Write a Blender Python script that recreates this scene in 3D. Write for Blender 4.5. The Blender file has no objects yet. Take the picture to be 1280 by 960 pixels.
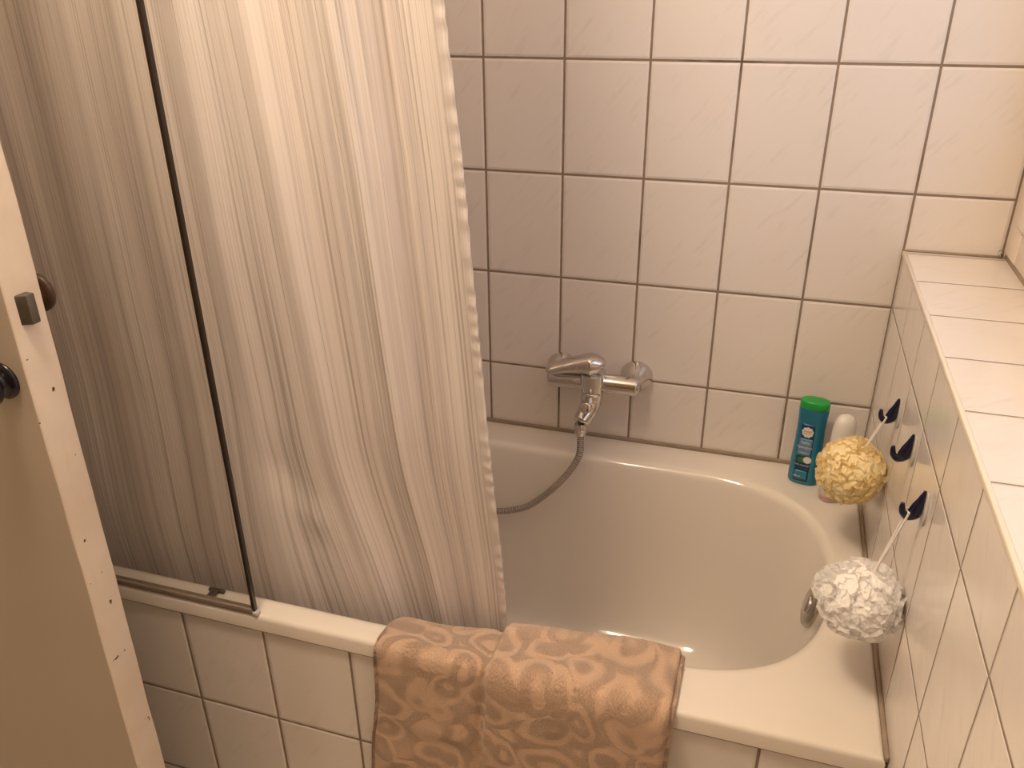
import bpy, bmesh, math, random
from mathutils import Vector, Matrix, noise
random.seed(7)
ZS = 1.28            # floor is z = 0; the photo's top full grout line sits at z = 1.28
RIM = 0.540          # height of the bathtub rim
C = bpy.context.scene.collection
PI = math.pi

# ------------------------------------------------------------------ helpers
def link(o, parent=None):
    C.objects.link(o)
    if parent is not None: o.parent = parent
    return o
def tag(o, label=None, cat=None, group=None, kind=None):
    if label: o['label'] = label
    if cat: o['category'] = cat
    if group: o['group'] = group
    if kind: o['kind'] = kind
    return o
def empty(name, loc):
    o = bpy.data.objects.new(name, None); o.location = loc; o.empty_display_size = .02
    return link(o)
def obj(name, bm, mat, parent=None, smooth=True, angle=None):
    """Link bm (world coordinates) as one mesh; a child gets the parent's inverse so it stays put."""
    bmesh.ops.recalc_face_normals(bm, faces=bm.faces[:])
    me = bpy.data.meshes.new(name); bm.to_mesh(me); bm.free()
    for m in (mat if isinstance(mat, (list, tuple)) else [mat]): me.materials.append(m)
    for p in me.polygons: p.use_smooth = smooth
    o = bpy.data.objects.new(name, me); link(o)
    if angle is not None: me.set_sharp_from_angle(angle=math.radians(angle))
    if parent is not None:
        o.parent = parent
        if parent.type == 'EMPTY' and parent.parent is None:
            o.matrix_parent_inverse = Matrix.Translation(parent.location).inverted()
    return o
def add_box(bm, x0, x1, y0, y1, z0, z1, bev=0.0, seg=2):
    r = bmesh.ops.create_cube(bm, size=1)
    for v in r['verts']:
        v.co = Vector((x0+(v.co.x+.5)*(x1-x0), y0+(v.co.y+.5)*(y1-y0), z0+(v.co.z+.5)*(z1-z0)))
    if bev:
        es = {e for v in r['verts'] for e in v.link_edges}
        bmesh.ops.bevel(bm, geom=list(es), offset=bev, segments=seg, profile=.5, affect='EDGES')
    return bm
def box(*a, **k): return add_box(bmesh.new(), *a, **k)
def frames_along(pts):
    T = []
    for i in range(len(pts)):
        a = pts[max(i-1, 0)]; b = pts[min(i+1, len(pts)-1)]
        T.append((b-a).normalized())
    n = T[0].orthogonal().normalized(); out = []
    for t in T:
        n = (n - t*n.dot(t)).normalized(); out.append((t, n, t.cross(n)))
    return out
def catmull(pts, n):
    P = [Vector(p) for p in pts]; P = [2*P[0]-P[1]] + P + [2*P[-1]-P[-2]]; out = []
    for i in range(1, len(P)-2):
        for k in range(n):
            t = k/n; a, b, c, d = P[i-1], P[i], P[i+1], P[i+2]
            out.append(.5*((2*b)+(c-a)*t+(2*a-5*b+4*c-d)*t*t+(3*b-a-3*c+d)*t**3))
    out.append(P[-2]); return out
def interp(vals, n):
    out = []
    for i in range(len(vals)-1):
        for k in range(n):
            t = k/n; t = t*t*(3-2*t)*.5 + t*.5
            out.append(vals[i]*(1-t)+vals[i+1]*t)
    out.append(vals[-1]); return out
def add_tube(bm, pts, rad, seg=16, flat=1.0, up=None, caps=True):
    """Sweep a circle (or an ellipse: flat scales the side axis) along pts."""
    pts = [Vector(p) for p in pts]
    if not hasattr(rad, '__len__'): rad = [rad]*len(pts)
    rings = []
    for p, r, (t, n, b) in zip(pts, rad, frames_along(pts)):
        if up is not None:
            b = t.cross(Vector(up)).normalized(); n = b.cross(t)
        rings.append([bm.verts.new(p + n*math.cos(a)*r + b*math.sin(a)*r*flat) for a in (2*PI*k/seg for k in range(seg))])
    for A, B in zip(rings, rings[1:]):
        for k in range(seg):
            bm.faces.new((A[k], A[(k+1) % seg], B[(k+1) % seg], B[k]))
    if caps:
        bm.faces.new(rings[0][::-1]); bm.faces.new(rings[-1])
    return bm
def add_lathe(bm, prof, origin, axis, seg=40):
    """prof: list of (distance along axis, radius)."""
    ax = Vector(axis).normalized(); n = ax.orthogonal().normalized(); b = ax.cross(n); o = Vector(origin)
    rings = []
    for h, r in prof:
        rings.append([bm.verts.new(o+ax*h+(n*math.cos(a)+b*math.sin(a))*max(r, 1e-5)) for a in (2*PI*k/seg for k in range(seg))])
    for A, B in zip(rings, rings[1:]):
        for k in range(seg): bm.faces.new((A[k], A[(k+1) % seg], B[(k+1) % seg], B[k]))
    bm.faces.new(rings[0][::-1]); bm.faces.new(rings[-1])
    return bm
def loft(bm, rings, cap0=False, cap1=False):
    V = [[bm.verts.new(p) for p in r] for r in rings]; n = len(V[0])
    for A, B in zip(V, V[1:]):
        for k in range(n): bm.faces.new((A[k], A[(k+1) % n], B[(k+1) % n], B[k]))
    if cap0: bm.faces.new(V[0][::-1])
    if cap1: bm.faces.new(V[-1])
    return V
def sm(a, b, x):
    t = min(max((x-a)/(b-a), 0), 1); return t*t*(3-2*t)
def gauss(x, c, w): return math.exp(-((x-c)/w)**2)
def lerp_tab(tab, x):
    if x <= tab[0][0]: return tab[0][1]
    for (a, va), (b, vb) in zip(tab, tab[1:]):
        if x <= b: 
            t = (x-a)/(b-a); t = t*t*(3-2*t); return va+(vb-va)*t
    return tab[-1][1]

# ------------------------------------------------------------------ materials
class NT:
    def __init__(s, name):
        s.m = bpy.data.materials.new(name); s.m.use_nodes = True; s.t = s.m.node_tree
        s.b = s.t.nodes['Principled BSDF']; s.out = s.t.nodes['Material Output']
    def n(s, typ, **kw):
        nd = s.t.nodes.new(typ)
        for k, v in kw.items(): setattr(nd, k, v)
        return nd
    def put(s, sock, v):
        if isinstance(v, bpy.types.NodeSocket): s.t.links.new(v, sock)
        else: sock.default_value = v
    def math(s, op, a, b=0.0, c=0.0, clamp=False):
        nd = s.n('ShaderNodeMath', operation=op); nd.use_clamp = clamp
        for i, v in enumerate((a, b, c)): s.put(nd.inputs[i], v)
        return nd.outputs[0]
    def smooth(s, x, a, b, lo=0.0, hi=1.0):
        nd = s.n('ShaderNodeMapRange', interpolation_type='SMOOTHSTEP')
        s.put(nd.inputs[0], x)
        for i, v in zip((1, 2, 3, 4), (a, b, lo, hi)): s.put(nd.inputs[i], v)
        return nd.outputs[0]
    def mix(s, f, a, b, blend='MIX'):
        nd = s.n('ShaderNodeMix', data_type='RGBA', blend_type=blend)
        s.put(nd.inputs[0], f); s.put(nd.inputs[6], a); s.put(nd.inputs[7], b)
        return nd.outputs[2]
    def noise(s, vec, scale, detail=2.0, rough=.5, dim='3D', dist=0.0):
        nd = s.n('ShaderNodeTexNoise', noise_dimensions=dim)
        if dim == '1D': s.put(nd.inputs['W'], vec)
        else: s.put(nd.inputs['Vector'], vec)
        nd.inputs['Scale'].default_value = scale; nd.inputs['Detail'].default_value = detail
        nd.inputs['Roughness'].default_value = rough; nd.inputs['Distortion'].default_value = dist
        return nd.outputs[0]
    def obj(s): return s.n('ShaderNodeTexCoord').outputs['Object']
    def sep(s, v):
        nd = s.n('ShaderNodeSeparateXYZ'); s.put(nd.inputs[0], v); return nd.outputs
    def comb(s, x, y, z=0.0):
        nd = s.n('ShaderNodeCombineXYZ')
        for i, v in enumerate((x, y, z)): s.put(nd.inputs[i], v)
        return nd.outputs[0]
    def bump(s, h, strength=1.0, dist=1.0, normal=None):
        nd = s.n('ShaderNodeBump'); nd.inputs['Strength'].default_value = strength; nd.inputs['Distance'].default_value = dist
        s.put(nd.inputs['Height'], h)
        if normal is not None: s.put(nd.inputs['Normal'], normal)
        s.put(s.b.inputs['Normal'], nd.outputs[0]); return nd.outputs[0]
    def set(s, **kw):
        for k, v in kw.items():
            s.put(s.b.inputs[k.replace('_', ' ')], v)
        return s
def c4(r, g, b): return (r, g, b, 1)
def hexc(h):
    f = lambda v: v/12.92 if v <= .04045 else ((v+.055)/1.055)**2.4
    return tuple(f(int(h[i:i+2], 16)/255) for i in (0, 2, 4)) + (1,)
def plain(name, col, rough=.4, metal=0.0, nscale=0, namt=.1, bump=0, bscale=200, **kw):
    s = NT(name); s.set(Roughness=rough, Metallic=metal)
    v = s.obj()
    if nscale:
        f = s.noise(v, nscale, 3)
        s.set(Base_Color=s.mix(f, tuple(max(0, c*(1-namt)) for c in col[:3])+(1,), tuple(min(1, c*(1+namt)) for c in col[:3])+(1,)))
    else: s.set(Base_Color=col)
    if bump: s.bump(s.noise(v, bscale, 2), 1, bump)
    for k, val in kw.items(): s.put(s.b.inputs[k], val)
    return s.m

TILE = (.81, .755, .71)
GROUT = (.27, .20, .145)
def tile_mat(name, au, av, pu, pv, ou, ov, gw=.0021, mold=.35, streak=.07, TILE=TILE):
    s = NT(name); P = s.obj(); X = s.sep(P)
    u = s.math('DIVIDE', s.math('SUBTRACT', X[au], ou), pu); v = s.math('DIVIDE', s.math('SUBTRACT', X[av], ov), pv)
    fu = s.math('FRACT', u); fv = s.math('FRACT', v); iu = s.math('FLOOR', u); iv = s.math('FLOOR', v)
    du = s.math('MULTIPLY', s.math('MINIMUM', fu, s.math('SUBTRACT', 1.0, fu)), pu)
    dv = s.math('MULTIPLY', s.math('MINIMUM', fv, s.math('SUBTRACT', 1.0, fv)), pv)
    wob = s.math('MULTIPLY', s.math('SUBTRACT', s.noise(P, 60, 2), .5), .0010)
    d = s.math('ADD', s.math('MINIMUM', du, dv), wob)
    m = s.smooth(d, gw*.75, gw*1.25)
    wn = s.n('ShaderNodeTexWhiteNoise', noise_dimensions='2D'); s.put(wn.inputs['Vector'], s.comb(iu, iv))
    rnd = wn.outputs['Value']
    # faint diagonal veining, different in each tile
    a = s.math('MULTIPLY', s.math('ADD', s.math('MULTIPLY', fu, pu), s.math('MULTIPLY', fv, -pv*.8)), 1.0)
    b = s.math('ADD', s.math('MULTIPLY', fu, pu*.75), s.math('MULTIPLY', fv, pv))
    vec = s.comb(s.math('MULTIPLY', a, 85.0), s.math('MULTIPLY', b, 13.0), s.math('MULTIPLY', rnd, 57.0))
    f1 = s.noise(vec, 1.0, 3, .6); f2 = s.noise(s.comb(s.math('MULTIPLY', a, 20.0), s.math('MULTIPLY', b, 10.0), s.math('MULTIPLY', rnd, 31.0)), 1.0, 2)
    vein = s.math('MULTIPLY', s.smooth(f1, .50, .74), s.smooth(f2, .40, .62))
    base = s.mix(s.math('MULTIPLY', rnd, .35), c4(*TILE), c4(TILE[0]*.95, TILE[1]*.945, TILE[2]*.94))
    col = s.mix(s.math('MULTIPLY', vein, streak*2.2), base, c4(.42, .38, .35))
    dirt = s.smooth(s.noise(P, 7.5, 3, .7), .50, .70)
    g = s.mix(s.math('MULTIPLY', dirt, mold*2), c4(*GROUT), c4(.07, .045, .03))
    s.set(Base_Color=s.mix(m, g, col), Roughness=s.math('SUBTRACT', .85, s.math('MULTIPLY', m, .69)))
    s.b.inputs['Specular IOR Level'].default_value = .5
    h = s.math('ADD', s.math('MULTIPLY', s.smooth(d, gw*.5, gw*3.2), .0012), s.math('MULTIPLY', s.noise(P, 9, 2), .0015))
    h = s.math('ADD', h, s.math('MULTIPLY', s.math('ADD', s.math('MULTIPLY', fu, s.math('SUBTRACT', rnd, .5)), s.math('MULTIPLY', fv, s.math('SUBTRACT', s.math('FRACT', s.math('MULTIPLY', rnd, 7.3)), .5))), .0012))
    s.bump(h, 1.0, 1.0)
    return s.m
M_back = tile_mat('tile_back', 0, 2, .15, .20, 0.0, ZS)
M_right = tile_mat('tile_right', 1, 2, .147, .20, -.0123, ZS, gw=.0011, mold=.1)
M_ledge = tile_mat('tile_ledge', 1, 0, .147, .30, -.0123, -.004, gw=.0011, mold=.1, streak=.08)
M_panel = tile_mat('tile_panel', 0, 2, .1485, .20, -.151, .318, mold=.12)
M_floor = tile_mat('tile_floor', 0, 1, .20, .20, .03, .05, mold=.2, TILE=(.66, .59, .50))
M_plaster = plain('painted_plaster', c4(.72, .66, .58), .9, nscale=3, namt=.04, bump=.0008, bscale=150)
M_wood = plain('brown_wall', c4(.17, .125, .085), .7, nscale=4, namt=.15)
M_enamel = plain('white_enamel', c4(.80, .74, .665), .12, nscale=2, namt=.02)
M_enamel.node_tree.nodes['Principled BSDF'].inputs['Coat Weight'].default_value = .3
M_seal = plain('old_silicone', c4(.33, .255, .185), .6, nscale=25, namt=.35)
M_chrome = plain('chrome', c4(.66, .635, .62), .06, 1.0, nscale=12, namt=.03)
M_dullchrome = plain('dull_chrome', c4(.50, .47, .43), .2, 1.0, nscale=20, namt=.1)
M_steel = plain('worn_steel', c4(.16, .14, .115), .45, .8, nscale=60, namt=.4)
M_darkknob = plain('dark_bakelite', c4(.012, .009, .012), .22, nscale=20, namt=.2)
M_brownknob = plain('brown_knob', c4(.06, .03, .015), .35, nscale=20, namt=.3)
M_navy = plain('navy_plastic', c4(.007, .008, .032), .18, nscale=30, namt=.1)
M_greyplastic = plain('pale_grey_plastic', c4(.55, .53, .50), .3, nscale=30, namt=.05)
M_trim = plain('cream_plastic_trim', c4(.80, .73, .62), .3, nscale=14, namt=.06)
M_wframe = plain('window_paint', c4(.82, .72, .62), .45, nscale=6, namt=.05, bump=.0006, bscale=40)
M_edge = plain('glass_edge', c4(.022, .012, .006), .3, nscale=8, namt=.3)
M_bseal = plain('seal_strip', c4(.22, .175, .135), .35, nscale=10, namt=.15)
M_white = plain('white_plastic', c4(.80, .78, .76), .35, nscale=20, namt=.04)

def hose_mat():
    s = NT('braided_hose'); X = s.n('ShaderNodeUVMap').outputs[0]; U = s.sep(X)
    st = s.math('SINE', s.math('MULTIPLY', U[1], 1500.0))
    s.set(Base_Color=s.mix(s.smooth(st, -1, 1), c4(.26, .22, .185), c4(.50, .45, .40)), Metallic=.75, Roughness=.35)
    s.bump(s.math('MULTIPLY', st, .0006)); return s.m
M_hose = hose_mat()
def curtain_mat():
    s = NT('striped_curtain'); U = s.sep(s.n('ShaderNodeUVMap').outputs[0]); u, v = U[0], U[1]
    vw = s.math('ADD', u, s.math('MULTIPLY', s.noise(s.comb(s.math('MULTIPLY', u, 20.0), s.math('MULTIPLY', v, 2.0)), 1.0, 2), .0015))
    n1 = s.noise(s.comb(s.math('MULTIPLY', vw, 240.0), s.math('MULTIPLY', v, .8)), 1.0, 3, .65)
    n2 = s.noise(s.comb(s.math('MULTIPLY', vw, 60.0), s.math('MULTIPLY', v, .35)), 1.0, 2, .5)
    n3 = s.noise(s.comb(s.math('MULTIPLY', vw, 18.0), 3.0), 1.0, 1, .5)
    thin = s.math('MULTIPLY', s.smooth(n1, .50, .63), s.smooth(n2, .34, .56))
    wide = s.smooth(n2, .5, .68)
    n4 = s.noise(s.comb(s.math('MULTIPLY', vw, 520.0), s.math('MULTIPLY', v, .6)), 1.0, 1, .5)
    col = s.mix(s.smooth(n3, .35, .65), c4(.93, .875, .845), c4(.88, .815, .785))
    col = s.mix(s.math('MULTIPLY', wide, .38), col, c4(.66, .60, .57))
    col = s.mix(s.math('MULTIPLY', thin, .62), col, c4(.40, .335, .295))
    col = s.mix(s.math('MULTIPLY', s.smooth(n4, .48, .62), .22), col, c4(.45, .39, .35))
    s.set(Base_Color=col, Roughness=.65)
    s.b.inputs['Sheen Weight'].default_value = .15
    wv = s.noise(s.comb(s.math('MULTIPLY', u, 900.0), s.math('MULTIPLY', v, 900.0)), 1.0, 1)
    s.bump(s.math('ADD', s.math('MULTIPLY', wv, .0003), s.math('MULTIPLY', n1, .0005)))
    tr = s.n('ShaderNodeBsdfTranslucent'); s.put(tr.inputs[0], col)
    mx = s.n('ShaderNodeMixShader'); mx.inputs[0].default_value = .27
    s.t.links.new(s.b.outputs[0], mx.inputs[1]); s.t.links.new(tr.outputs[0], mx.inputs[2]); s.t.links.new(mx.outputs[0], s.out.inputs[0])
    return s.m
M_curtain = curtain_mat()
def glass_mat(name, tint, gloss=.06):
    s = NT(name); t = s.n('ShaderNodeBsdfTransparent'); t.inputs[0].default_value = tint
    g = s.n('ShaderNodeBsdfGlossy'); g.inputs['Roughness'].default_value = .02; g.inputs[0].default_value = c4(1, 1, 1)
    ge = s.n('ShaderNodeNewGeometry'); dt = s.n('ShaderNodeVectorMath', operation='DOT_PRODUCT')
    s.put(dt.inputs[0], ge.outputs['Incoming']); s.put(dt.inputs[1], ge.outputs['Normal'])
    fres = s.math('ADD', .04, s.math('MULTIPLY', .96, s.math('POWER', s.math('SUBTRACT', 1.0, s.math('ABSOLUTE', dt.outputs['Value'])), 5.0)))
    sm_ = s.math('MULTIPLY', s.noise(s.obj(), 5, 2), .02)
    mx = s.n('ShaderNodeMixShader'); s.put(mx.inputs[0], s.math('ADD', fres, sm_))
    s.t.links.new(t.outputs[0], mx.inputs[1]); s.t.links.new(g.outputs[0], mx.inputs[2]); s.t.links.new(mx.outputs[0], s.out.inputs[0])
    return s.m
M_glass = glass_mat('screen_glass', c4(.975, .97, .955))
M_pane = glass_mat('window_glass', c4(.97, .98, .98))
def towel_mat():
    s = NT('terry_towel'); U = s.n('ShaderNodeUVMap').outputs[0]
    dist = s.n('ShaderNodeTexNoise'); s.put(dist.inputs['Vector'], U); dist.inputs['Scale'].default_value = 9; dist.inputs['Detail'].default_value = 1
    va = s.n('ShaderNodeVectorMath', operation='MULTIPLY_ADD'); s.put(va.inputs[0], dist.outputs['Color']); va.inputs[1].default_value = (.09, .09, 0); s.put(va.inputs[2], U)
    vo = s.n('ShaderNodeTexVoronoi', feature='F1', distance='EUCLIDEAN'); s.put(vo.inputs['Vector'], va.outputs[0]); vo.inputs['Scale'].default_value = 19.0
    ring = s.math('SINE', s.math('MULTIPLY', vo.outputs['Distance'], 15.0))
    nz = s.noise(va.outputs[0], 15, 2)
    pat = s.smooth(s.math('ADD', ring, s.math('MULTIPLY', s.math('SUBTRACT', nz, .5), 2.4)), -.7, .8)
    loops = s.noise(U, 520, 2, .7); fine = s.noise(U, 1300, 1)
    col = s.mix(pat, c4(.685, .463, .313), c4(.705, .485, .333))
    col = s.mix(s.math('MULTIPLY', s.smooth(loops, .35, .65), s.math('SUBTRACT', .62, s.math('MULTIPLY', pat, .20))), col, c4(.44, .27, .165))
    s.set(Base_Color=col, Roughness=.95); s.b.inputs['Sheen Weight'].default_value = .35; s.b.inputs['Sheen Roughness'].default_value = .5
    pile = s.math('SUBTRACT', 1.0, s.math('MULTIPLY', pat, .65))
    h = s.math('ADD', s.math('MULTIPLY', s.math('MULTIPLY', loops, pile), .0060), s.math('MULTIPLY', pat, -.0004))
    h = s.math('ADD', h, s.math('MULTIPLY', fine, .0006))
    s.bump(h, 1.0, 1.0); return s.m
M_towel = towel_mat()
def puff_mat(name, col, tcol, thin=0.0):
    s = NT(name); s.set(Base_Color=s.mix(s.noise(s.obj(), 60, 2), tuple(c*.93 for c in col[:3])+(1,), col), Roughness=.6)
    mesh_ = s.noise(s.obj(), 900, 1)
    s.bump(s.math('MULTIPLY', mesh_, .0006))
    tr = s.n('ShaderNodeBsdfTranslucent'); tr.inputs[0].default_value = tcol
    mx = s.n('ShaderNodeMixShader'); mx.inputs[0].default_value = 0.0 if not thin else .5
    s.t.links.new(s.b.outputs[0], mx.inputs[1]); s.t.links.new(tr.outputs[0], mx.inputs[2])
    tp = s.n('ShaderNodeBsdfTransparent'); m2 = s.n('ShaderNodeMixShader'); m2.inputs[0].default_value = thin
    s.t.links.new(mx.outputs[0], m2.inputs[1]); s.t.links.new(tp.outputs[0], m2.inputs[2]); s.t.links.new(m2.outputs[0], s.out.inputs[0])
    return s.m
M_puffw = puff_mat('white_net', c4(.97, .96, .95), c4(.97, .96, .95))
M_puffy = puff_mat('yellow_net', c4(.97, .83, .50), c4(.97, .83, .50))
M_frillw = puff_mat('white_net_frill', c4(.96, .95, .94), c4(.97, .96, .95), .12)
M_frilly = puff_mat('yellow_net_frill', c4(.97, .83, .50), c4(.98, .85, .52), .12)
M_cord = plain('white_cord', c4(.82, .79, .75), .7, nscale=200, namt=.08)
def door_mat():
    s = NT('door_paint'); P = s.obj(); X = s.sep(P)
    n = s.noise(P, 9, 4, .6); n2 = s.noise(s.comb(s.math('MULTIPLY', X[0], 60.0), s.math('MULTIPLY', X[1], 60.0), s.math('MULTIPLY', X[2], 9.0)), 1.0, 3)
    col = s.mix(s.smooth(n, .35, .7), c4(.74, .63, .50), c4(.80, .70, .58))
    col = s.mix(s.math('MULTIPLY', s.smooth(n2, .6, .8), .4), col, c4(.66, .50, .34))
    chip = s.smooth(s.noise(P, 95, 1, .4), .765, .785)
    col = s.mix(chip, col, c4(.10, .055, .03))
    s.set(Base_Color=col, Roughness=.42)
    s.bump(s.math('ADD', s.math('MULTIPLY', n, .002), s.math('ADD', s.math('MULTIPLY', n2, .0006), s.math('MULTIPLY', chip, -.0008)))); return s.m
M_door = door_mat()
def face_mat():  # door paint darkened: weaker light on the broad faces put into its colour
    s = NT('door_paint_shaded'); P = s.obj(); n = s.noise(P, 5, 3)
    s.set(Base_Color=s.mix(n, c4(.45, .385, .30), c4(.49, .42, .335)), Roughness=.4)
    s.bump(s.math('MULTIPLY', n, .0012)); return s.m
M_face_shaded = face_mat()

# ------------------------------------------------------------------ camera
cam_d = bpy.data.cameras.new('camera'); cam = bpy.data.objects.new('camera', cam_d); link(cam)
f, pitch, yaw, roll = 1040.12, -.4588, -.3084, -.0109
cd = Vector((math.sin(yaw)*math.cos(pitch), math.cos(yaw)*math.cos(pitch), math.sin(pitch)))
r0 = Vector((math.cos(yaw), -math.sin(yaw), 0)); u0 = r0.cross(cd)
rr = math.cos(roll)*r0 + math.sin(roll)*u0; uu = -math.sin(roll)*r0 + math.cos(roll)*u0
mw = Matrix((rr, uu, -cd)).transposed().to_4x4(); mw.translation = Vector((-.2226, -1.5075, .1346+ZS))
cam.matrix_world = mw
cam_d.sensor_fit = 'HORIZONTAL'; cam_d.sensor_width = 36; cam_d.lens = 36*f/1280; cam_d.clip_start = .02
bpy.context.scene.camera = cam

# ------------------------------------------------------------------ room shell
XL, YF, CEIL = -1.64, -2.35, 2.42
LEDGE = ZS-.2966; XW = .150
def struct(name, bm, mat, label=None, **k):
    o = obj(name, bm, mat, **k); tag(o, kind='structure', label=label, cat=name.split('_')[0]); return o
struct('floor', box(XL, 0, YF, 0, -.05, 0), M_floor, 'small tiled bathroom floor below the bathtub panel', smooth=False)
struct('ceiling', box(XL-.1, .3, YF-.1, .1, CEIL, CEIL+.06), M_plaster, 'plain painted ceiling over the bathroom', smooth=False)
struct('wall_back', box(XL-.1, .26, 0, .08, 0, CEIL), M_back, 'back wall of pale tall tiles behind the mixer tap', smooth=False)
bm = box(0, .26, -1.05, 0, 0, LEDGE-.008)
add_box(bm, 0, .26, YF, -1.05, 0, CEIL); add_box(bm, 0, .26, -1.05, 0, 2.08, CEIL)
struct('wall_right', bm, M_right, 'right wall of glossy tiles under the window ledge', smooth=False)
struct('wall_left', box(XL-.1, XL, YF, 0, 0, CEIL), M_plaster, 'left wall at the far end of the bathtub', smooth=False)
struct('wall_front', box(XL-.1, .26, YF-.1, YF, 0, CEIL), M_wood, 'plain wall behind the viewer', smooth=False)
# window ledge: tiles laid over the low wall, cream edging along its front
struct('trim_1', box(.004, XW+.01, -1.05, 0, LEDGE-.008, LEDGE), M_ledge, 'tiled window ledge along the right wall', smooth=False)
struct('trim_2', box(-.0015, .0042, -1.05, -.0005, LEDGE-.0065, LEDGE+.001, bev=.0012), M_trim, 'cream plastic edging strip along the front of the window ledge')
struct('trim_3', box(XL, -.003, -.006, 0, RIM-.006, RIM+.005, bev=.002), M_seal, 'brown silicone joint between bathtub and back wall')
struct('trim_4', box(-.006, 0, -.690, -.006, RIM-.006, RIM+.004, bev=.002), M_seal, 'brown silicone joint between bathtub and right wall')
# small dark grout cove where the reveal meets the ledge
struct('trim_5', box(.0, XW, -.004, 0, LEDGE, LEDGE+.004, bev=.0015), M_seal, 'dirty joint between window ledge and back wall')

# window in the reveal
win = empty('window_1', (XW+.03, -.53, LEDGE)); tag(win, 'cream painted casement window above the tiled ledge', 'window', kind='structure')
y0, y1, z0, z1 = -1.045, -.001, LEDGE+.010, 2.075
bm = bmesh.new()
add_box(bm, XW, XW+.06, y1-.075, y1, z0, z1, .004); add_box(bm, XW, XW+.06, y0, y0+.075, z0, z1, .004)
add_box(bm, XW+.001, XW+.059, y0+.07, y1-.07, z0, z0+.075, .004); add_box(bm, XW+.001, XW+.059, y0+.07, y1-.07, z1-.075, z1, .004)
obj('window_frame', bm, M_wframe, win)
bm = bmesh.new()
add_box(bm, XW-.010, XW+.035, y1-.118, y1-.062, z0+.06, z1-.06, .005); add_box(bm, XW-.010, XW+.035, y0+.062, y0+.118, z0+.06, z1-.06, .005)
add_box(bm, XW-.009, XW+.034, y0+.11, y1-.11, z0+.061, z0+.118, .005); add_box(bm, XW-.009, XW+.034, y0+.11, y1-.11, z1-.118, z1-.061, .005)
obj('window_sash', bm, M_wframe, win)
obj('window_pane', box(XW+.012, XW+.016, y0+.10, y1-.10, z0+.10, z1-.10), M_pane, win, smooth=False)
obj('window_gasket', box(XW+.004, XW+.05, y0, y1, LEDGE, LEDGE+.011), M_seal, win, smooth=False)
bm = bmesh.new()
ring = [Vector((XW-.006, -.010+math.cos(a)*.0045, LEDGE+.011+math.sin(a)*.0045)) for a in [2*PI*k/20 for k in range(21)]]
add_tube(bm, ring, .0014, 8); obj('hinge_ring', bm, M_dullchrome, win)

# ------------------------------------------------------------------ bathtub
tub = empty('bathtub', (-.82, -.345, 0)); tag(tub, 'white enamel bathtub with wide rim set between the tiled walls', 'bathtub')
N = 176; TX0, TX1, TY0, TY1 = -1.634, -.004, -.692, -.004
def front_edge(x): return -.600 - .045*(1-sm(-.72, -.30, x))
XR, XLN = -.056, -1.56
YB = -.092; EXC = -.305; LXC = -1.35
def opening(inset_side, inset_r, inset_l, z, exp=2.45):
    """Ring of the bowl: straight sides, superelliptic right and left ends; insets pull it in."""
    pts = []
    for k in range(N):
        a = 2*PI*k/N; c, s_ = math.cos(a), math.sin(a)
        if c >= 0:
            x = EXC + (XR-inset_r-EXC)*abs(c)**(2/exp)
        else:
            x = LXC - (LXC-(XLN+inset_l))*abs(c)**(2/exp)
            # spread straight side points between the two ends
        sy = (abs(s_)**(2/exp))*(1 if s_ >= 0 else -1)
        yf = front_edge(x)+inset_side; yb = YB-inset_side; yc = -.345
        y = yc + (yb-yc)*sy if sy >= 0 else yc + (yc-yf)*sy
        pts.append(Vector((x, y, z)))
    return pts
def opening2(ins, ir, il, z):
    """Same outline resampled with points on the straight sides."""
    raw = opening(ins, ir, il, z)
    # insert the straight runs: the jump between right and left half happens at k=N/4 and 3N/4
    q1, q3 = N//4, 3*N//4
    right = raw[q3+1:]+raw[:q1]; left = raw[q1+1:q3]
    M = 30
    def run(a, b):
        out = []
        for i in range(1, M):
            t = i/M; x = a.x+(b.x-a.x)*t
            yy = (YB-ins) if a.y > -.345 else front_edge(x)+ins
            w = min(sm(0, .12, t), 1-sm(.88, 1, t)) if False else 1
            out.append(Vector((x, yy if w else a.y, z)))
        return out
    return right + run(right[-1], left[0]) + left + run(left[-1], right[0])
def rim_rect(z, off=0.0):
    """Project the opening outline outwards on the rim's rectangle."""
    out = []
    base = opening2(0, 0, 0, z); cx, cy = -.82, -.345
    hx0, hx1, hy0, hy1 = TX0+off, TX1-off, TY0+off, TY1-off
    for p in base:
        if p.x > EXC: o = Vector((EXC, -.345))
        elif p.x < LXC: o = Vector((LXC, -.345))
        else: o = Vector((p.x, -.345))
        d = Vector((p.x, p.y))-o; t = 1e9
        if d.x > 1e-9: t = min(t, (hx1-o.x)/d.x)
        if d.x < -1e-9: t = min(t, (hx0-o.x)/d.x)
        if d.y > 1e-9: t = min(t, (hy1-o.y)/d.y)
        if d.y < -1e-9: t = min(t, (hy0-o.y)/d.y)
        out.append(Vector((o.x+d.x*t, o.y+d.y*t, z)))
    # pin the four corners so the outline stays a true rectangle
    for cxn, cyn in ((hx0, hy0), (hx0, hy1), (hx1, hy0), (hx1, hy1)):
        i = min(range(len(out)), key=lambda k: (out[k].x-cxn)**2+(out[k].y-cyn)**2); out[i] = Vector((cxn, cyn, z))
    return out
R = RIM
rings = []
for d, ins in [(.388, .160), (.384, .115), (.374, .078), (.350, .054), (.30, .036), (.20, .020), (.12, .010), (.06, -.001), (.035, -.007), (.022, -.012)]:
    rings.append(opening2(ins, ins*1.25-.006, ins*2.2, R-d))
rings += [rim_rect(R-.012, .005), rim_rect(R-.028, .0045), rim_rect(R-.028, 0), rim_rect(R-.007, 0), rim_rect(R-.0035, .0010), rim_rect(R-.001, .0035), rim_rect(R, .007)]
rr_, oo = rim_rect(R, .007), opening2(-.016, -.012, -.02, R)
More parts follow.
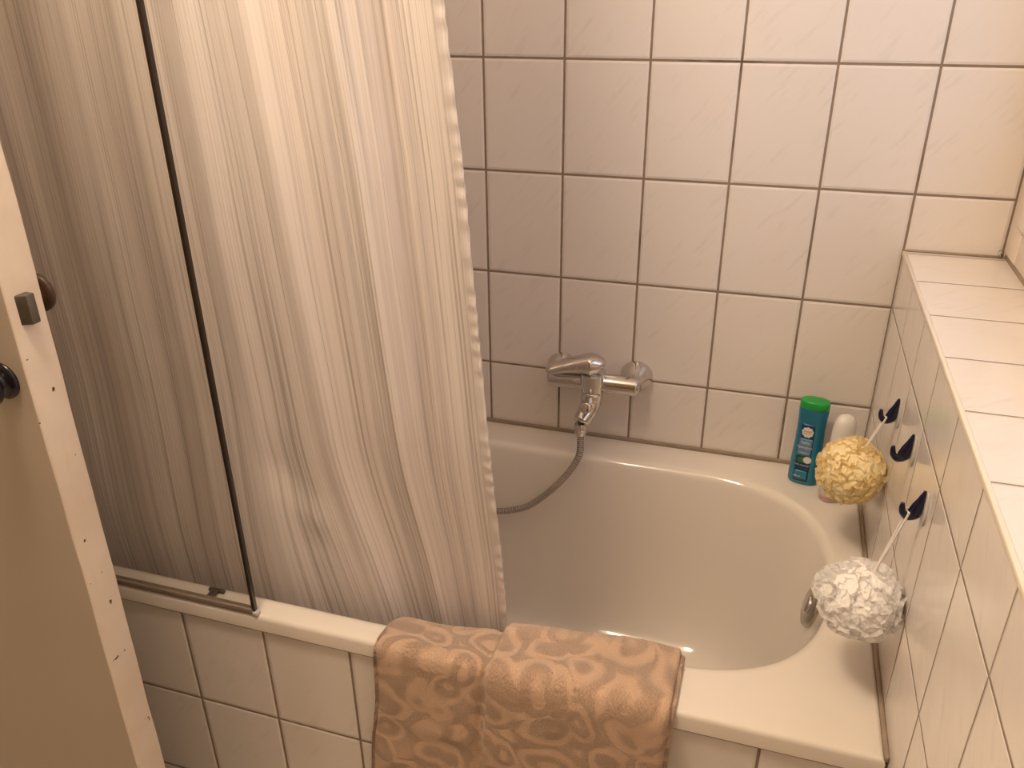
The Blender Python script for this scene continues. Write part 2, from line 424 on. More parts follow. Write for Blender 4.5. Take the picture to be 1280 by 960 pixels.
for t in (.35, .7): rings.append([a.lerp(b, t) for a, b in zip(rr_, oo)])
rings.append(oo)
# rounded lip, steep side walls, fillet, floor
lip = .020
for k in range(1, 7):
    a = k/6*math.radians(78); h = lip*math.sin(a); dz = lip*(1-math.cos(a))
    rings.append(opening2(-.016+h, -.012+h, -.02+h, R-dz))
for d, ins, ir, il in [(.05, .0115, .018, .03), (.12, .024, .036, .09), (.20, .037, .054, .17), (.27, .050, .072, .24), (.315, .062, .086, .29),
                       (.345, .080, .106, .33), (.365, .104, .132, .37), (.375, .136, .166, .42), (.380, .175, .21, .48)]:
    rings.append(opening2(ins, ir, il, R-d))
bm = bmesh.new(); V = loft(bm, rings)
bm.faces.new(V[-1]); bm.faces.new(V[0][::-1])
tb = obj('tub_body', bm, M_enamel, tub, angle=50)
# overflow plate with turning knob on the right end wall of the bowl
ovc = Vector((-.0790, -.360, R-.053)); ax = Vector((-1, -.06, .30)).normalized()
ov = obj('overflow_plate', add_lathe(bmesh.new(), [(-.012, .036), (.002, .036), (.006, .0345), (.0085, .028), (.010, .010)], ovc, ax, 40), M_dullchrome, tub)
bm = add_lathe(bmesh.new(), [(.004, .016), (.010, .0165), (.013, .0150), (.0145, .010)], ovc, ax, 32)
obj('overflow_knob', bm, M_chrome, ov)
# tiled apron in front of the tub
struct('wall_apron', box(XL, 0, -.686, -.674, 0, R-.0295), M_panel, 'tiled apron in front of the bathtub', smooth=False)
struct('trim_6', box(XL, -.003, -.6885, -.684, R-.034, R-.0285, bev=.001), M_seal, 'brown joint between bathtub rim and its tiled apron')

# ------------------------------------------------------------------ glass shower screen
scr = empty('shower_screen', (-1.27, -.682, R)); tag(scr, 'clear glass bath screen standing on the front rim, left of the towel', 'shower screen')
gx = -.898; gt = ZS+.72
obj('glass_panel', box(XL+.004, gx-.004, -.6905, -.6845, R+.012, gt), M_glass, scr, smooth=False)
obj('edge_strip', box(gx-.004, gx+.0015, -.6915, -.6835, R+.004, gt, bev=.001), M_edge, scr)
obj('bottom_seal', box(XL+.004, gx-.002, -.6925, -.6825, R+.001, R+.012, bev=.002), M_bseal, scr)
obj('end_cap', box(gx-.003, gx+.006, -.6935, -.683, R+.0005, R+.008, bev=.002), M_greyplastic, scr)
bm = box(-1.000, -.972, -.664, -.658, R+.0008, R+.006, bev=.001); add_box(bm, -.992, -.980, -.684, -.660, R+.0045, R+.0075, .001)
obj('seal_clip', bm, M_steel, scr)

# ------------------------------------------------------------------ curtain
def right_x(z): return lerp_lin([(-.90, -.524), (-.65, -.533), (-.44, -.544), (-.25, -.556), (-.07, -.567), (.11, -.583), (.75, -.655)], z-ZS)
def lerp_lin(tab, x):
    if x <= tab[0][0]: return tab[0][1]
    for (a, va), (b, vb) in zip(tab, tab[1:]):
        if x <= b: return va+(vb-va)*(x-a)/(b-a)
    return tab[-1][1]
FOLD = [(0, -.004), (.02, -.001), (.055, .006), (.080, .022), (.106, -.008), (.128, -.020), (.150, -.012), (.180, .018), (.204, .008), (.240, -.018),
        (.27, -.012), (.31, -.007), (.345, -.009), (.38, -.002), (.43, -.006), (.49, .002), (.55, -.005), (.62, .005), (.68, -.002), (.75, .006), (.82, -.004), (.90, .006), (1.1, 0)]
WTOP = ZS+.75
def curtain_pt(d, z):
    """d: cloth distance from the right hem; z: height."""
    zz = z-ZS
    k = 1+.28*sm(-.35, -.85, -abs(zz)) if False else 1
    comp = 1 - .22*sm(.45, .85, -zz)*(1-sm(.25, .40, d))          # folds draw together lower down
    x = right_x(z)*(1-sm(.3, 1.0, d)*0) - d*1.0
    x = right_x(z) - d*comp if d < .40 else right_x(z)*(1-0) - d*1.0
    # the left half hangs straight: cancel the slant away from the hem
    straight = -.567
    x = x + (straight-right_x(z))*sm(.22, .46, d)
    amp = 1 - .35*sm(.2, .75, -zz)
    y = -.598 + lerp_tab(FOLD, d)*amp
    y += .004*(noise.noise(Vector((d*9, z*2.2, 1.3)))) + .0025*noise.noise(Vector((d*22, z*4, 5.1)))
    y += .006*gauss(d, .33, .03)*gauss(zz, -.53, .05) - .004*gauss(d, .30, .02)*gauss(zz, -.60, .03)
    # towards the bottom the cloth hangs just inside the lip of the rim, then falls into the bowl
    lo = sm(.40, .70, -zz); side = sm(.15, .36, d)
    y += lo*(-.010*side + .016*(1-side)) + .012*sm(.66, .95, -zz)
    return_lip = front_edge(x) + .018 + .012*(1-side) + .16*max(0, -zz-.76)
    k = sm(.62, .70, -zz); y = y*(1-k) + max(y, return_lip)*k
    return Vector((x, y, z))
def curtain_mesh(d0, d1, z0_, z1_, nu, nv, off=0.0, pucker=0.0):
    bm = bmesh.new(); uv = bm.loops.layers.uv.new('UVMap'); G = []
    for i in range(nu+1):
        d = d0+(d1-d0)*i/nu; col = []
        for j in range(nv+1):
            z = z0_+(z1_-z0_)*j/nv; p = curtain_pt(d, z)
            if pucker:
                w = 1-i/nu
                p.y += pucker*math.sin(z*230+3*math.sin(z*31))*w + pucker*noise.noise(Vector((z*60, 0, 2)))*w
                p.x += .0012*w*noise.noise(Vector((z*45, 3, 2)))
            p.y += off
            v = bm.verts.new(p); col.append((v, d, z))
        G.append(col)
    for i in range(nu):
        for j in range(nv):
            q = [G[i][j], G[i][j+1], G[i+1][j+1], G[i+1][j]]
            fc = bm.faces.new([a[0] for a in q])
            for l, a in zip(fc.loops, q): l[uv].uv = (a[1], a[2])
    return bm
cur = empty('shower_curtain', (-1.1, -.598, R)); tag(cur, 'off-white shower curtain with fine grey stripes hanging inside the tub', 'shower curtain')
CB = ZS-.90
co = obj('curtain_cloth', curtain_mesh(.0, .79, CB, WTOP, 360, 190), M_curtain, cur)
hm = obj('curtain_hem', curtain_mesh(-.0012, .014, CB, WTOP, 5, 420, -.0014, .0011), M_curtain, cur)
tag(hm, label='puckered stitched hem of the curtain')
for o in (co, hm):
    sdf = o.modifiers.new('thickness', 'SOLIDIFY'); sdf.thickness = .0006; sdf.offset = 0

# ------------------------------------------------------------------ towel
def towel():
    # profile in (y, z): from inside the bowl, over the rim, down the apron
    prof = [(-.594, R-.046), (-.595, R-.036), (-.597, R-.020), (-.601, R-.006), (-.610, R+.0012), (-.63, R+.0015), (-.66, R+.0015), (-.682, R+.0015), (-.692, R-.001),
            (-.6965, R-.009), (-.698, R-.025), (-.699, R-.08), (-.700, R-.16), (-.701, R-.25), (-.702, R-.34)]
    P = catmull([(0, y, z) for y, z in prof], 9)
    L = [0]
    for a, b in zip(P, P[1:]): L.append(L[-1]+(b-a).length)
    bm = bmesh.new(); uv = bm.loops.layers.uv.new('UVMap'); rings = []; us = []
    nx = 190
    for i, p in enumerate(P):
        a, b = P[max(i-1, 0)], P[min(i+1, len(P)-1)]; t = (b-a).normalized(); nrm = Vector((0, t.z, -t.y))
        if nrm.z < -.2 or (abs(nrm.z) < .2 and nrm.y > 0 and p.y < -.69): nrm = -nrm
        s = L[i]
        if p.y > -.62 and nrm.y < 0 and p.z < R-.002: nrm = -nrm
        fr = max(0, s-.15)                                   # distance hung down the front
        xl = -.690 - .030*sm(0, .30, fr) + .004*noise.noise(Vector((s*9, 0, 0)))
        xr = -.268 - .012*sm(0, .30, fr) + .003*noise.noise(Vector((s*8, 3, 0)))
        fold = -.520 - .012*sm(.0, .22, fr) + .004*noise.noise(Vector((s*14, 7, 0)))
        pts = []
        def top(x):
            el = max(0, (x-xl)); er = max(0, xr-x)
            h = .0080 + .0105*sm(fold-.003, fold+.003, x)
            h -= .0045*gauss(x, fold-.009, .007)
            h += .0032*noise.noise(Vector((x*16, s*13, 4.0))) + .0018*noise.noise(Vector((x*34, s*30, 1.0)))
            h += .006*gauss(s, .10, .05)*noise.noise(Vector((x*9, 1, 0)))
            h += .003*gauss(x, xl+.03, .03)*gauss(s, .06, .05)
            h += .004*gauss(x, -.60, .05)*gauss(s, .27, .018) - .003*gauss(s, .29, .02)*gauss(x, -.6, .08)
            e = min(el, er); r = .009
            if e < r: h = h - r*(1-math.sqrt(max(0, 1-(1-e/r)**2)))*.75
            return h
        for k in range(nx+1):
            q = k/nx; x = xl+(xr-xl)*q
            if k == 0 or k == nx: pass
            pts.append((x, top(x)))
        # right edge: the upper layer ends, a notch, then the lower layer sticks out a little
        pts += [(xr-.0005, .010), (xr-.005, .0090), (xr-.005, .0083), (xr+.004, .0078), (xr+.0062, .005), (xr+.005, .002), (xr+.001, .0)]
        pts += [(xr-(xr-xl)*m_/12, 0.0) for m_ in range(1, 12)] + [(xl+.002, .0), (xl-.001, .004), (xl-.002, .008)]
        ring = []
        for x, h in pts:
            py = p.y if p.y < -.69 else -.69+(p.y+.69)*(front_edge(x)+.69)/.09
            if p.y > -.65 and p.z < R: py += .012*sm(0, .008, R-p.z)
            v = Vector((x, py, p.z)) + nrm*h
            if h > .001: v += nrm*.0009*noise.noise(Vector((x*260, s*260, 0)))
            ring.append(bm.verts.new(v))
        rings.append(ring); us.append([(x, s) for x, h in pts])
    n = len(rings[0])
    for i in range(len(rings)-1):
        for k in range(n):
            k2 = (k+1) % n
            fc = bm.faces.new((rings[i][k], rings[i][k2], rings[i+1][k2], rings[i+1][k]))
            for l, u_ in zip(fc.loops, (us[i][k], us[i][k2], us[i+1][k2], us[i+1][k])): l[uv].uv = u_
    bm.faces.new(rings[0]); bm.faces.new(rings[-1][::-1])
    return bm
tw = obj('bath_towel', towel(), M_towel)
tag(tw, 'folded peach terry towel with tone-on-tone flower relief draped over the tub rim', 'towel')

# ------------------------------------------------------------------ mixer tap
tap = empty('mixer_tap', (-.515, -.06, ZS-.588)); tag(tap, 'chrome single-lever bath mixer tap on the tiled back wall', 'tap')
TZ = ZS-.588
body = add_lathe(bmesh.new(), [(0, .010), (.002, .0155), (.005, .0182), (.007, .0187), (.177, .0187), (.179, .0182), (.182, .0155), (.184, .010)], (-.608, -.060, TZ), (1, 0, 0), 36)
bd = obj('tap_body', body, M_chrome, tap, angle=40)
for sx in (-.592, -.440):
    bm = add_lathe(bmesh.new(), [(0, .0310), (.0015, .0325), (.005, .0325), (.010, .0312), (.017, .0288), (.024, .0258), (.031, .0224), (.036, .0202), (.042, .0190), (.056, .0185)], (sx, -.0005, TZ-.003), (0, -1, 0), 44)
    obj('wall_flange', bm, M_chrome, tap, angle=40)
cx, cy = -.516, -.066
bm = add_lathe(bmesh.new(), [(-.040, .017), (-.036, .0205), (-.004, .0225), (-.003, .0245), (.022, .0250), (.023, .0235)], (cx, cy, TZ+.004), (0, -.10, 1), 40)
obj('cartridge_housing', bm, M_chrome, tap, angle=35)
# lever: domed cap over the cartridge drawn out to the left into a flat paddle
sp = catmull([(cx+.021, cy-.004, TZ+.040), (cx+.015, cy-.005, TZ+.045), (cx-.004, cy-.007, TZ+.047), (cx-.028, cy-.010, TZ+.044), (cx-.054, cy-.014, TZ+.038), (cx-.078, cy-.018, TZ+.031), (cx-.088, cy-.019, TZ+.028)], 8)
rad = interp([.006, .0185, .0245, .0220, .0195, .0175, .010], 8)
bm = bmesh.new()
fr = frames_along(sp); ringsL = []
hts = interp([.006, .017, .0235, .0175, .0130, .0110, .006], 8)
for p, r, h, (t, n, b) in zip(sp, rad, hts, fr):
    side = t.cross(Vector((0, 0, 1))).normalized(); up_ = side.cross(t).normalized()
    ringsL.append([p+side*r*abs(math.cos(a))**.8*(1 if math.cos(a) > 0 else -1)+up_*h*abs(math.sin(a))**.8*(1 if math.sin(a) > 0 else -1)*(.75 if math.sin(a) > 0 else 1) for a in [2*PI*k/28 for k in range(28)]])
loft(bm, ringsL, True, True)
lv = obj('tap_lever', bm, M_chrome, tap)
# spout: from the housing down and forward, ending in an oblique oval mouth with the hose thread
sp = catmull([(cx, cy, TZ-.020), (cx-.001, cy-.004, TZ-.038), (cx-.004, cy-.014, TZ-.052), (cx-.009, cy-.027, TZ-.062), (cx-.013, cy-.038, TZ-.069)], 8)
bm = add_tube(bmesh.new(), sp, interp([.0205, .0200, .0185, .0170, .0150], 8), 28, 1.12)
obj('tap_spout', bm, M_chrome, tap)
bm = add_lathe(bmesh.new(), [(0, .0085), (.006, .0095), (.010, .0110), (.026, .0110), (.027, .0095)], (cx-.002, cy-.026, TZ-.040), (.0, -.9, .35), 24)
obj('diverter_knob', bm, M_chrome, tap)
# hose with its own nut, curving down into the bowl and behind the curtain
HP = [(cx-.013, -.103, TZ-.078), (cx-.012, -.106, TZ-.104), (cx-.013, -.120, TZ-.142), (cx-.045, -.134, TZ-.195), (-.619, -.137, ZS-.846), (-.663, -.140, ZS-.868), (-.700, -.142, ZS-.876), (-.745, -.146, ZS-.880), (-.80, -.155, ZS-.893), (-.88, -.175, ZS-.93), (-.97, -.21, ZS-1.00), (-1.06, -.26, R-.366)]
def hose():
    pts = catmull(HP, 14); bm = bmesh.new(); uv = bm.loops.layers.uv.new('UVMap'); seg = 14
    L = [0]
    for a, b in zip(pts, pts[1:]): L.append(L[-1]+(b-a).length)
    rings = [[bm.verts.new(p+n*math.cos(2*PI*k/seg)*.0068+b*math.sin(2*PI*k/seg)*.0068) for k in range(seg)] for p, (t, n, b) in zip(pts, frames_along(pts))]
    for i in range(len(rings)-1):
        for k in range(seg):
            fc = bm.faces.new((rings[i][k], rings[i][(k+1) % seg], rings[i+1][(k+1) % seg], rings[i+1][k]))
            for l, (a, b_) in zip(fc.loops, ((k, i), (k+1, i), (k+1, i+1), (k, i+1))): l[uv].uv = (a/seg, L[b_])
    bm.faces.new(rings[0][::-1]); bm.faces.new(rings[-1]); return bm
hs = empty('shower_hose', HP[0]); tag(hs, 'grey ribbed metal shower hose hanging from the tap into the bathtub', 'hose')
obj('hose_tube', hose(), M_hose, hs)
a = Vector(HP[0]); b = Vector(HP[1])
obj('hose_nut', add_lathe(bmesh.new(), [(-.004, .0120), (0, .0128), (.004, .0128), (.005, .0115), (.007, .0115), (.008, .0122), (.014, .0115), (.020, .0085)], a, (b-a), 24), M_chrome, hs, angle=40)

# ------------------------------------------------------------------ hooks
def make_hook(y, z):
    h = empty('wall_hook', (0, y, z))
    bm = bmesh.new(); out = []
    for k in range(28):
        a = 2*PI*k/28; w = .0128*(1 if math.sin(a) < 0 else .62+.38*(1-math.sin(a)))
        out.append((math.cos(a)*w, math.sin(a)*.0235-.001))
    loft(bm, [[Vector((-x_, y+py*sc, z+pz*sc)) for py, pz in out] for x_, sc in ((0.0003, 1), (.0022, 1), (.0032, .9))], True, True)
    obj('adhesive_plate', bm, M_greyplastic, h, angle=40)
    sp = catmull([(-.0052, y, z+.0245), (-.0070, y, z+.0135), (-.0100, y, z+.001), (-.0122, y, z-.0085), (-.0180, y, z-.0135), (-.0238, y, z-.0105), (-.0262, y, z-.0035), (-.0265, y, z+.0035)], 7)
    rad = interp([.0014, .0033, .0056, .0068, .0048, .0034, .0029, .0020], 7)
    bm = add_tube(bmesh.new(), sp, rad, 18, 1.25, up=(0, 1, 0))
    obj('hook_arm', bm, M_navy, h)
    return h
def dup(root, loc):
    r = root.copy(); C.objects.link(r); r.location = loc
    for ch in root.children:
        c = ch.copy(); C.objects.link(c); c.parent = r; c.matrix_parent_inverse = ch.matrix_parent_inverse.copy()
    return r
hz = [(-.278, ZS-.468), (-.430, ZS-.446), (-.563, ZS-.451)]
h0 = make_hook(*hz[0])
hooks = [h0] + [dup(h0, (0, y, z)) for y, z in hz[1:]]
for h, lb in zip(hooks, ['navy blue plastic wall hook carrying the yellow bath puff', 'empty navy blue plastic wall hook between the two used hooks', 'navy blue plastic wall hook carrying the white bath puff']):
    tag(h, lb, 'hook', 'adhesive hooks on the right wall')

# ------------------------------------------------------------------ bath puffs
def puff_mesh(c, R_, nd, seed, squash=(1, 1, 1)):
    """Gathered net: short wavy ruffles standing on edge all over a soft crumpled core."""
    rnd = random.Random(seed); bm = bmesh.new(); cv = Vector(c)
    for i in range(nd):
        zz = 1-2*(i+.5)/nd; ph = i*2.39996+rnd.uniform(-.3, .3); q = math.sqrt(1-zz*zz)
        n = Vector((q*math.cos(ph), q*math.sin(ph), zz))
        t = n.orthogonal().normalized(); t = (Matrix.Rotation(rnd.uniform(0, 6.3), 3, n) @ t).normalized(); s_ = n.cross(t)
        ln = R_*rnd.uniform(.7, 1.2); bend = rnd.uniform(-.5, .5); k = rnd.uniform(6, 10); p0 = rnd.uniform(0, 6.3); amp = R_*rnd.uniform(.05, .09); hh = R_*rnd.uniform(.10, .20)
        nt, nr = 56, 3; rows = []
        for r in range(nr+1):
            row = []
            for m in range(nt+1):
                a = m/nt-.5; env = max(0, 1-(2*abs(a))**3)
                d = (n + t*(a*ln/R_) + s_*(bend*a*a*2)).normalized()
                lift = .86*R_ + (R_*.05+hh*env)*r/nr
                w = amp*math.sin(a*2*k+p0)*r/nr + amp*.4*math.sin(a*5.3*k+p0)*(r/nr)**2
                p = d*lift + s_*w
                row.append(bm.verts.new(cv+Vector((p.x*squash[0], p.y*squash[1], p.z*squash[2]))))
            rows.append(row)
        for A, B in zip(rows, rows[1:]):
            for m in range(nt): bm.faces.new((A[m], A[m+1], B[m+1], B[m]))
    for fc in bm.faces: fc.material_index = 1
    # the packed inner folds of the net: a ball of ridged crumples
    r = bmesh.ops.create_icosphere(bm, subdivisions=6, radius=1.0)
    o = Vector((seed*3.1, 0, 0))
    for v in r['verts']:
        p = v.co.normalized(); q = p + Vector((noise.noise(p*2.2+o), noise.noise(p*2.2+o*2), noise.noise(p*2.2-o)))*.45
        rid = 1-abs(noise.noise(q*4.2+o))*2.2; rid2 = 1-abs(noise.noise(q*9.5-o))*2.2
        v.co = Vector(c)+Vector((p.x*squash[0], p.y*squash[1], p.z*squash[2]))*R_*(.92+.030*rid+.022*rid2)
    return bm
def puff(loc, R_, mat, hook, seed, label, squash=(1, 1, 1)):
    p = empty('bath_puff', loc); tag(p, label, 'bath puff', 'net bath puffs on the right wall')
    o = obj('net_ball', puff_mesh(loc, R_, 105, seed, squash), [mat, M_frillw if mat is M_puffw else M_frilly], p)
    hy, hz_ = hook; hv = Vector((-.0185, hy, hz_-.0098))
    c = Vector(loc); d = (hv-c).normalized(); base = c+d*R_*.55
    for sgn in (-1, 1):
        off = Vector((0, .0042*sgn, 0))
        pts = catmull([base, base.lerp(hv, .45)+off*.55, base.lerp(hv, .85)+off*.95, hv+off+Vector((0, 0, .001)), hv+Vector((0, 0, .0030))+off*1.3], 6)
        if sgn < 0: allp = pts
        else: allp = allp + pts[::-1][1:]
    obj('hanging_cord', add_tube(bmesh.new(), allp, .0016, 8), M_cord, p)
    return p
puff((-.052, -.274, ZS-.580), .0535, M_puffy, hz[0], 3, 'pale yellow net bath puff hanging beside the shampoo bottle', (.95, 1.05, .95))
puff((-.053, -.572, ZS-.595), .0535, M_puffw, hz[2], 5, 'white net bath puff hanging nearest the front of the tub', (1.0, 1.05, .88))

# ------------------------------------------------------------------ bottles
def oval_ring(cx_, cy_, z, a, b, rot, e=2.4, n=40, lean=(0, 0)):
    out = []
    for k in range(n):
        t = 2*PI*k/n; c, s_ = math.cos(t), math.sin(t)
        x = a*abs(c)**(2/e)*(1 if c >= 0 else -1); y = b*abs(s_)**(2/e)*(1 if s_ >= 0 else -1)
        out.append(Vector((cx_+x*math.cos(rot)-y*math.sin(rot)+lean[0], cy_+x*math.sin(rot)+y*math.cos(rot)+lean[1], z)))
    return out
def teal_mat():
    s = NT('teal_plastic'); X = s.sep(s.obj()); 
    s.set(Base_Color=s.mix(s.smooth(X[2], R, R+.17), hexc('0f7d9a'), hexc('0b6f90')), Roughness=.25)
    s.b.inputs['Coat Weight'].default_value = .3; return s.m
M_teal = teal_mat()
M_green = plain('green_cap', hexc('1fa046'), .3, nscale=20, namt=.06)
M_label = plain('blue_label', hexc('0b3f66'), .3, nscale=35, namt=.25)
M_label2 = plain('pale_blue_label', hexc('5f86a8'), .35, nscale=60, namt=.15)
M_orange = plain('orange_ink', hexc('b5762f'), .5, nscale=20, namt=.05)
M_leaf = plain('green_ink', hexc('3b7a3a'), .4, nscale=90, namt=.3)
M_pinkink = plain('pink_ink', hexc('c79a92'), .4, nscale=90, namt=.3)
BX, BY, BR = -.103, -.062, -.16
sb = empty('shampoo_bottle', (BX, BY, R)); tag(sb, 'teal shampoo bottle with green flip cap standing on the tub corner', 'bottle')
prof = [(0.000, .0245, .0150), (.0015, .0265, .0165), (.006, .0278, .0175), (.02, .0282, .0178), (.05, .0272, .0172), (.085, .0255, .0162), (.115, .0250, .0160), (.140, .0255, .0162), (.156, .0262, .0165), (.1575, .0256, .0162)]
bm = bmesh.new(); loft(bm, [oval_ring(BX, BY, R+.0006+h, a, b, BR) for h, a, b in prof], True, True)
sbb = obj('bottle_body', bm, M_teal, sb, angle=50)
bm = bmesh.new(); loft(bm, [oval_ring(BX, BY, R+.0006+h, a, b, BR) for h, a, b in [(.1575, .0254, .0160), (.1585, .0264, .0167), (.1690, .0258, .0164), (.1720, .0244, .0156), (.1732, .0210, .0135), (.1737, .008, .005)]], True, True)
obj('flip_cap', bm, M_green, sb, angle=50)
def surf(u, h, off):
    """Point on the front face of the teal bottle: u across (-1..1), h up."""
    for (h0, a0, b0), (h1, a1, b1) in zip(prof, prof[1:]):
        if h <= h1:
            t = (h-h0)/(h1-h0); a = a0+(a1-a0)*t; b = b0+(b1-b0)*t; break
    x = u*a; y = -b*(1-min(.999, abs(u))**2.4)**(1/2.4)
    n = Vector((0, -1, 0)) if abs(u) < .05 else Vector((u*abs(u)**.4*.35, -1, 0)).normalized()
    x += n.x*off; y += n.y*off
    return Vector((BX+x*math.cos(BR)-y*math.sin(BR), BY+x*math.sin(BR)+y*math.cos(BR), R+.0006+h))
def patch(name, u0, u1, h0, h1, mat, parent, off=.0004, nu=12, nh=8):
    bm = bmesh.new(); G = [[bm.verts.new(surf(u0+(u1-u0)*i/nu, h0+(h1-h0)*j/nh, off)) for j in range(nh+1)] for i in range(nu+1)]
    for i in range(nu):
        for j in range(nh): bm.faces.new((G[i][j], G[i+1][j], G[i+1][j+1], G[i][j+1]))
    o = obj(name, bm, mat, parent); m = o.modifiers.new('t', 'SOLIDIFY'); m.thickness = .0002; m.offset = 0
    return o
def disc_patch(name, uc, hc, r, mat, parent, off, lobes=0, sq=1.0):
    bm = bmesh.new(); a = .0262; c = bm.verts.new(surf(uc, hc, off)); prev = None; ring = []
    for k in range(40):
        t = 2*PI*k/40; q = r*(1+(.08*math.sin(lobes*t) if lobes else 0))
        ring.append(bm.verts.new(surf(uc+q*math.cos(t)/a, hc+q*sq*math.sin(t), off)))
    for k in range(40): bm.faces.new((c, ring[k], ring[(k+1) % 40]))
    return obj(name, bm, mat, parent)
lab = patch('front_label', -.62, .34, .008, .128, M_label, sb, .0003, 14, 20)
patch('label_band', -.60, .30, .062, .098, M_label2, lab, .0006)
disc_patch('emblem_disc', -.14, .112, .0105, M_white, lab, .0009, 9)
disc_patch('coconut_picture', .14, .055, .0070, M_white, lab, .0010)
disc_patch('leaf_picture', -.22, .054, .0085, M_leaf, lab, .0008, 5, .7)
patch('label_bar', -.58, .26, .012, .030, M_teal, lab, .0006, 8, 4)
def lettering(txt, u, h, size, mat, off, nm='label_lettering'):
    cu = bpy.data.curves.new(nm, 'FONT'); cu.body = txt; cu.size = size; cu.align_x = 'CENTER'; cu.align_y = 'CENTER'
    cu.extrude = .00008; cu.resolution_u = 3
    t = bpy.data.objects.new(nm, cu); C.objects.link(t)
    bpy.context.view_layer.update()
    me = bpy.data.meshes.new_from_object(t.evaluated_get(bpy.context.evaluated_depsgraph_get())); bpy.data.objects.remove(t)
    o = bpy.data.objects.new(nm, me); me.materials.clear(); me.materials.append(mat); C.objects.link(o)
    for v in me.vertices:
        x, z, d = v.co.x, v.co.y, v.co.z
        v.co = surf(u+x/.0262, h+z, off+d)
    o.parent = lab; return o
lettering('herbal', -.14, .1145, .0058, M_orange, .0012); lettering('essences', -.14, .1095, .0042, M_orange, .0012)
lettering('hello', -.16, .090, .0085, M_white, .0009); lettering('hydration', -.16, .080, .0070, M_white, .0009)
lettering('shampoo', -.16, .069, .0050, M_white, .0009); lettering('with coconut', -.16, .043, .0046, M_white, .0009)
lettering('250 ml', -.38, .018, .0040, M_white, .0010)
def clear_mat():
    s = NT('milky_plastic'); s.set(Base_Color=s.mix(s.noise(s.obj(), 40, 2), c4(.82, .78, .74), c4(.74, .70, .66)), Roughness=.25)
    s.b.inputs['Transmission Weight'].default_value = .25; s.b.inputs['Coat Weight'].default_value = .4; return s.m
M_milky = clear_mat()
WX, WY = -.052, -.108
wb = empty('lotion_bottle', (WX, WY, R)); tag(wb, 'milky white bottle with rounded cap half hidden behind the yellow puff', 'bottle')
bm = bmesh.new(); loft(bm, [oval_ring(WX, WY, R+.0006+h, a, b, .5) for h, a, b in [(0, .0225, .0165), (.002, .0245, .0180), (.01, .0252, .0186), (.06, .0250, .0184), (.095, .0240, .0178), (.112, .0215, .0162), (.118, .0185, .0145)]], True, True)
wbb = obj('bottle_body', bm, M_milky, wb, angle=50)
bm = bmesh.new(); loft(bm, [oval_ring(WX, WY, R+.0006+h, a, b, .5, 2.1) for h, a, b in [(.118, .0190, .0150), (.119, .0212, .0165), (.145, .0202, .0160), (.160, .0178, .0142), (.169, .0130, .0108), (.1725, .006, .005)]], True, True)
obj('bottle_cap', bm, M_white, wb, angle=50)
bm = bmesh.new(); loft(bm, [oval_ring(WX, WY, R+.0006+h, a, b, .5) for h, a, b in [(.004, .0249, .0185), (.012, .0255, .0189)]]); obj('base_band', bm, M_pinkink, wb)

# ------------------------------------------------------------------ door (leaf standing open in front of the tub's left end)
dx, dyn, dyf = -.9406, -.9155, -.8705
door = empty('door_1', (dx, dyf, ZS-.25)); tag(door, 'cream painted door leaf standing open at the left', 'door', kind='structure')
bm = box(XL+.03, dx, dyn, dyf, .012, 2.02, bev=.004, seg=3)
for v in bm.verts:                     # uneven old paint along the closing edge
    pass
bmesh.ops.subdivide_edges(bm, edges=[e for e in bm.edges if abs(e.verts[0].co.z-e.verts[1].co.z) > 1], cuts=120)
for v in bm.verts:
    if v.co.x > dx-.01: v.co += Vector((noise.noise(v.co*14)*.0012, noise.noise(v.co*11+Vector((9, 0, 0)))*.0010, 0))
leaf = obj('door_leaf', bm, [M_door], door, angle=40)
leaf.data.materials.append(M_face_shaded)
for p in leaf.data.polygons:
    if abs(p.normal.y) > .9: p.material_index = 1  # broad faces take the shaded copy of the paint
LZ = ZS-.166
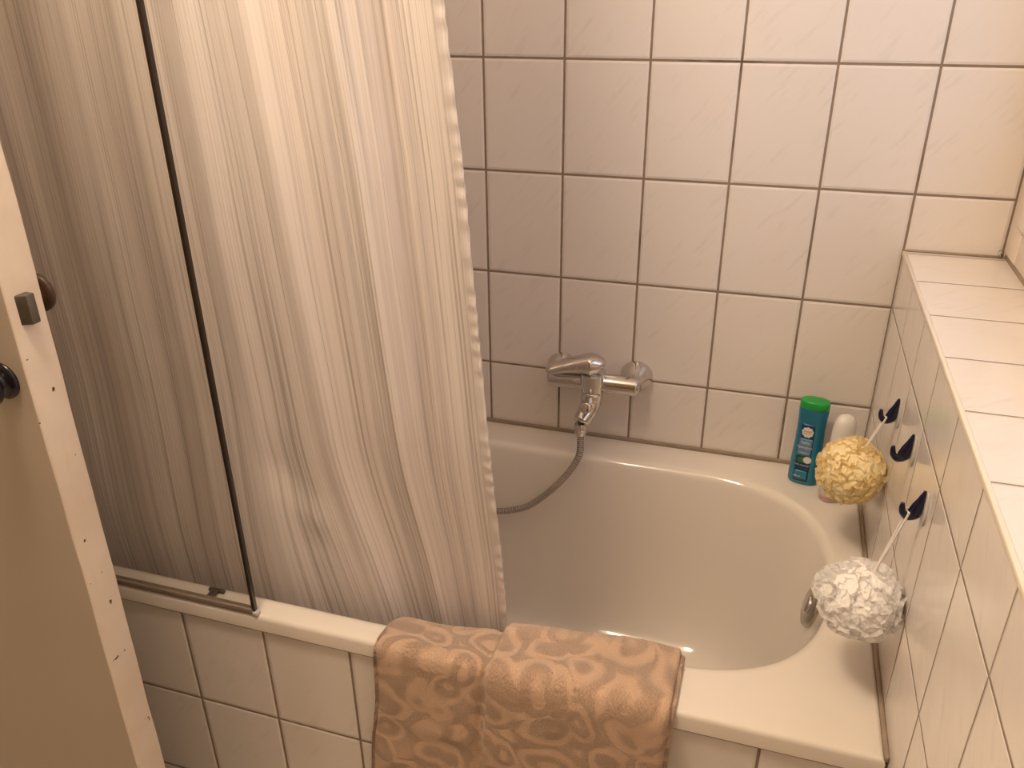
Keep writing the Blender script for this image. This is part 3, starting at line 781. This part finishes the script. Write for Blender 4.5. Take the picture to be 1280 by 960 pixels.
bm = box(dx-.004, dx+.010, dyn+.009, dyn+.026, LZ-.018, LZ+.014, bev=.0015)
for v in bm.verts:
    if v.co.x > dx+.004: v.co.y += (.006 if v.co.y < dyn+.02 else 0)
obj('latch_bolt', bm, M_steel, door, angle=35)
def knob(yface, sgn, bx, z, mat, stem, rx, length, name):
    bm = add_lathe(bmesh.new(), [(-.001, .021), (.003, .021), (.005, .017), (.006, .0095), (stem, .0090), (stem+.006, rx*.72), (stem+length*.35, rx), (stem+length*.65, rx*.98), (stem+length*.92, rx*.7), (stem+length, rx*.25)], (bx, yface, z), (0, sgn, 0), 36)
    return obj(name, bm, mat, door)
knob(dyf, 1, dx-.047, LZ-.012, M_brownknob, .026, .022, .020, 'door_knob')
knob(dyn, -1, dx-.047, LZ-.006, M_brownknob, .026, .026, .020, 'door_knob')
knob(dyn, -1, dx-.034, LZ-.080, M_darkknob, .012, .020, .022, 'lock_knob')
door.rotation_euler = (0, math.radians(.9), 0)

# ------------------------------------------------------------------ light
W = bpy.data.worlds.new('World'); bpy.context.scene.world = W; W.use_nodes = True
nt = W.node_tree; bg = nt.nodes['Background']
sky = nt.nodes.new('ShaderNodeTexSky'); sky.sky_type = 'HOSEK_WILKIE'; sky.turbidity = 6; sky.sun_direction = (-.5, .6, .6)
mixn = nt.nodes.new('ShaderNodeMix'); mixn.data_type = 'RGBA'; mixn.inputs[0].default_value = .75
nt.links.new(sky.outputs[0], mixn.inputs[6]); mixn.inputs[7].default_value = (.62, .68, .92, 1)
nt.links.new(mixn.outputs[2], bg.inputs[0]); bg.inputs[1].default_value = 1.9
ld = bpy.data.lights.new('ceiling_bulb', 'POINT'); ld.energy = 44; ld.color = (1.0, .80, .595); ld.shadow_soft_size = .13
lo = bpy.data.objects.new('ceiling_bulb', ld); link(lo); lo.location = (-.76, -1.07, 2.20)

sc = bpy.context.scene
sc.view_settings.view_transform = 'Standard'; sc.view_settings.look = 'None'; sc.view_settings.gamma = 1
sc.view_settings.exposure = 0.0; sc.view_settings.use_curve_mapping = False
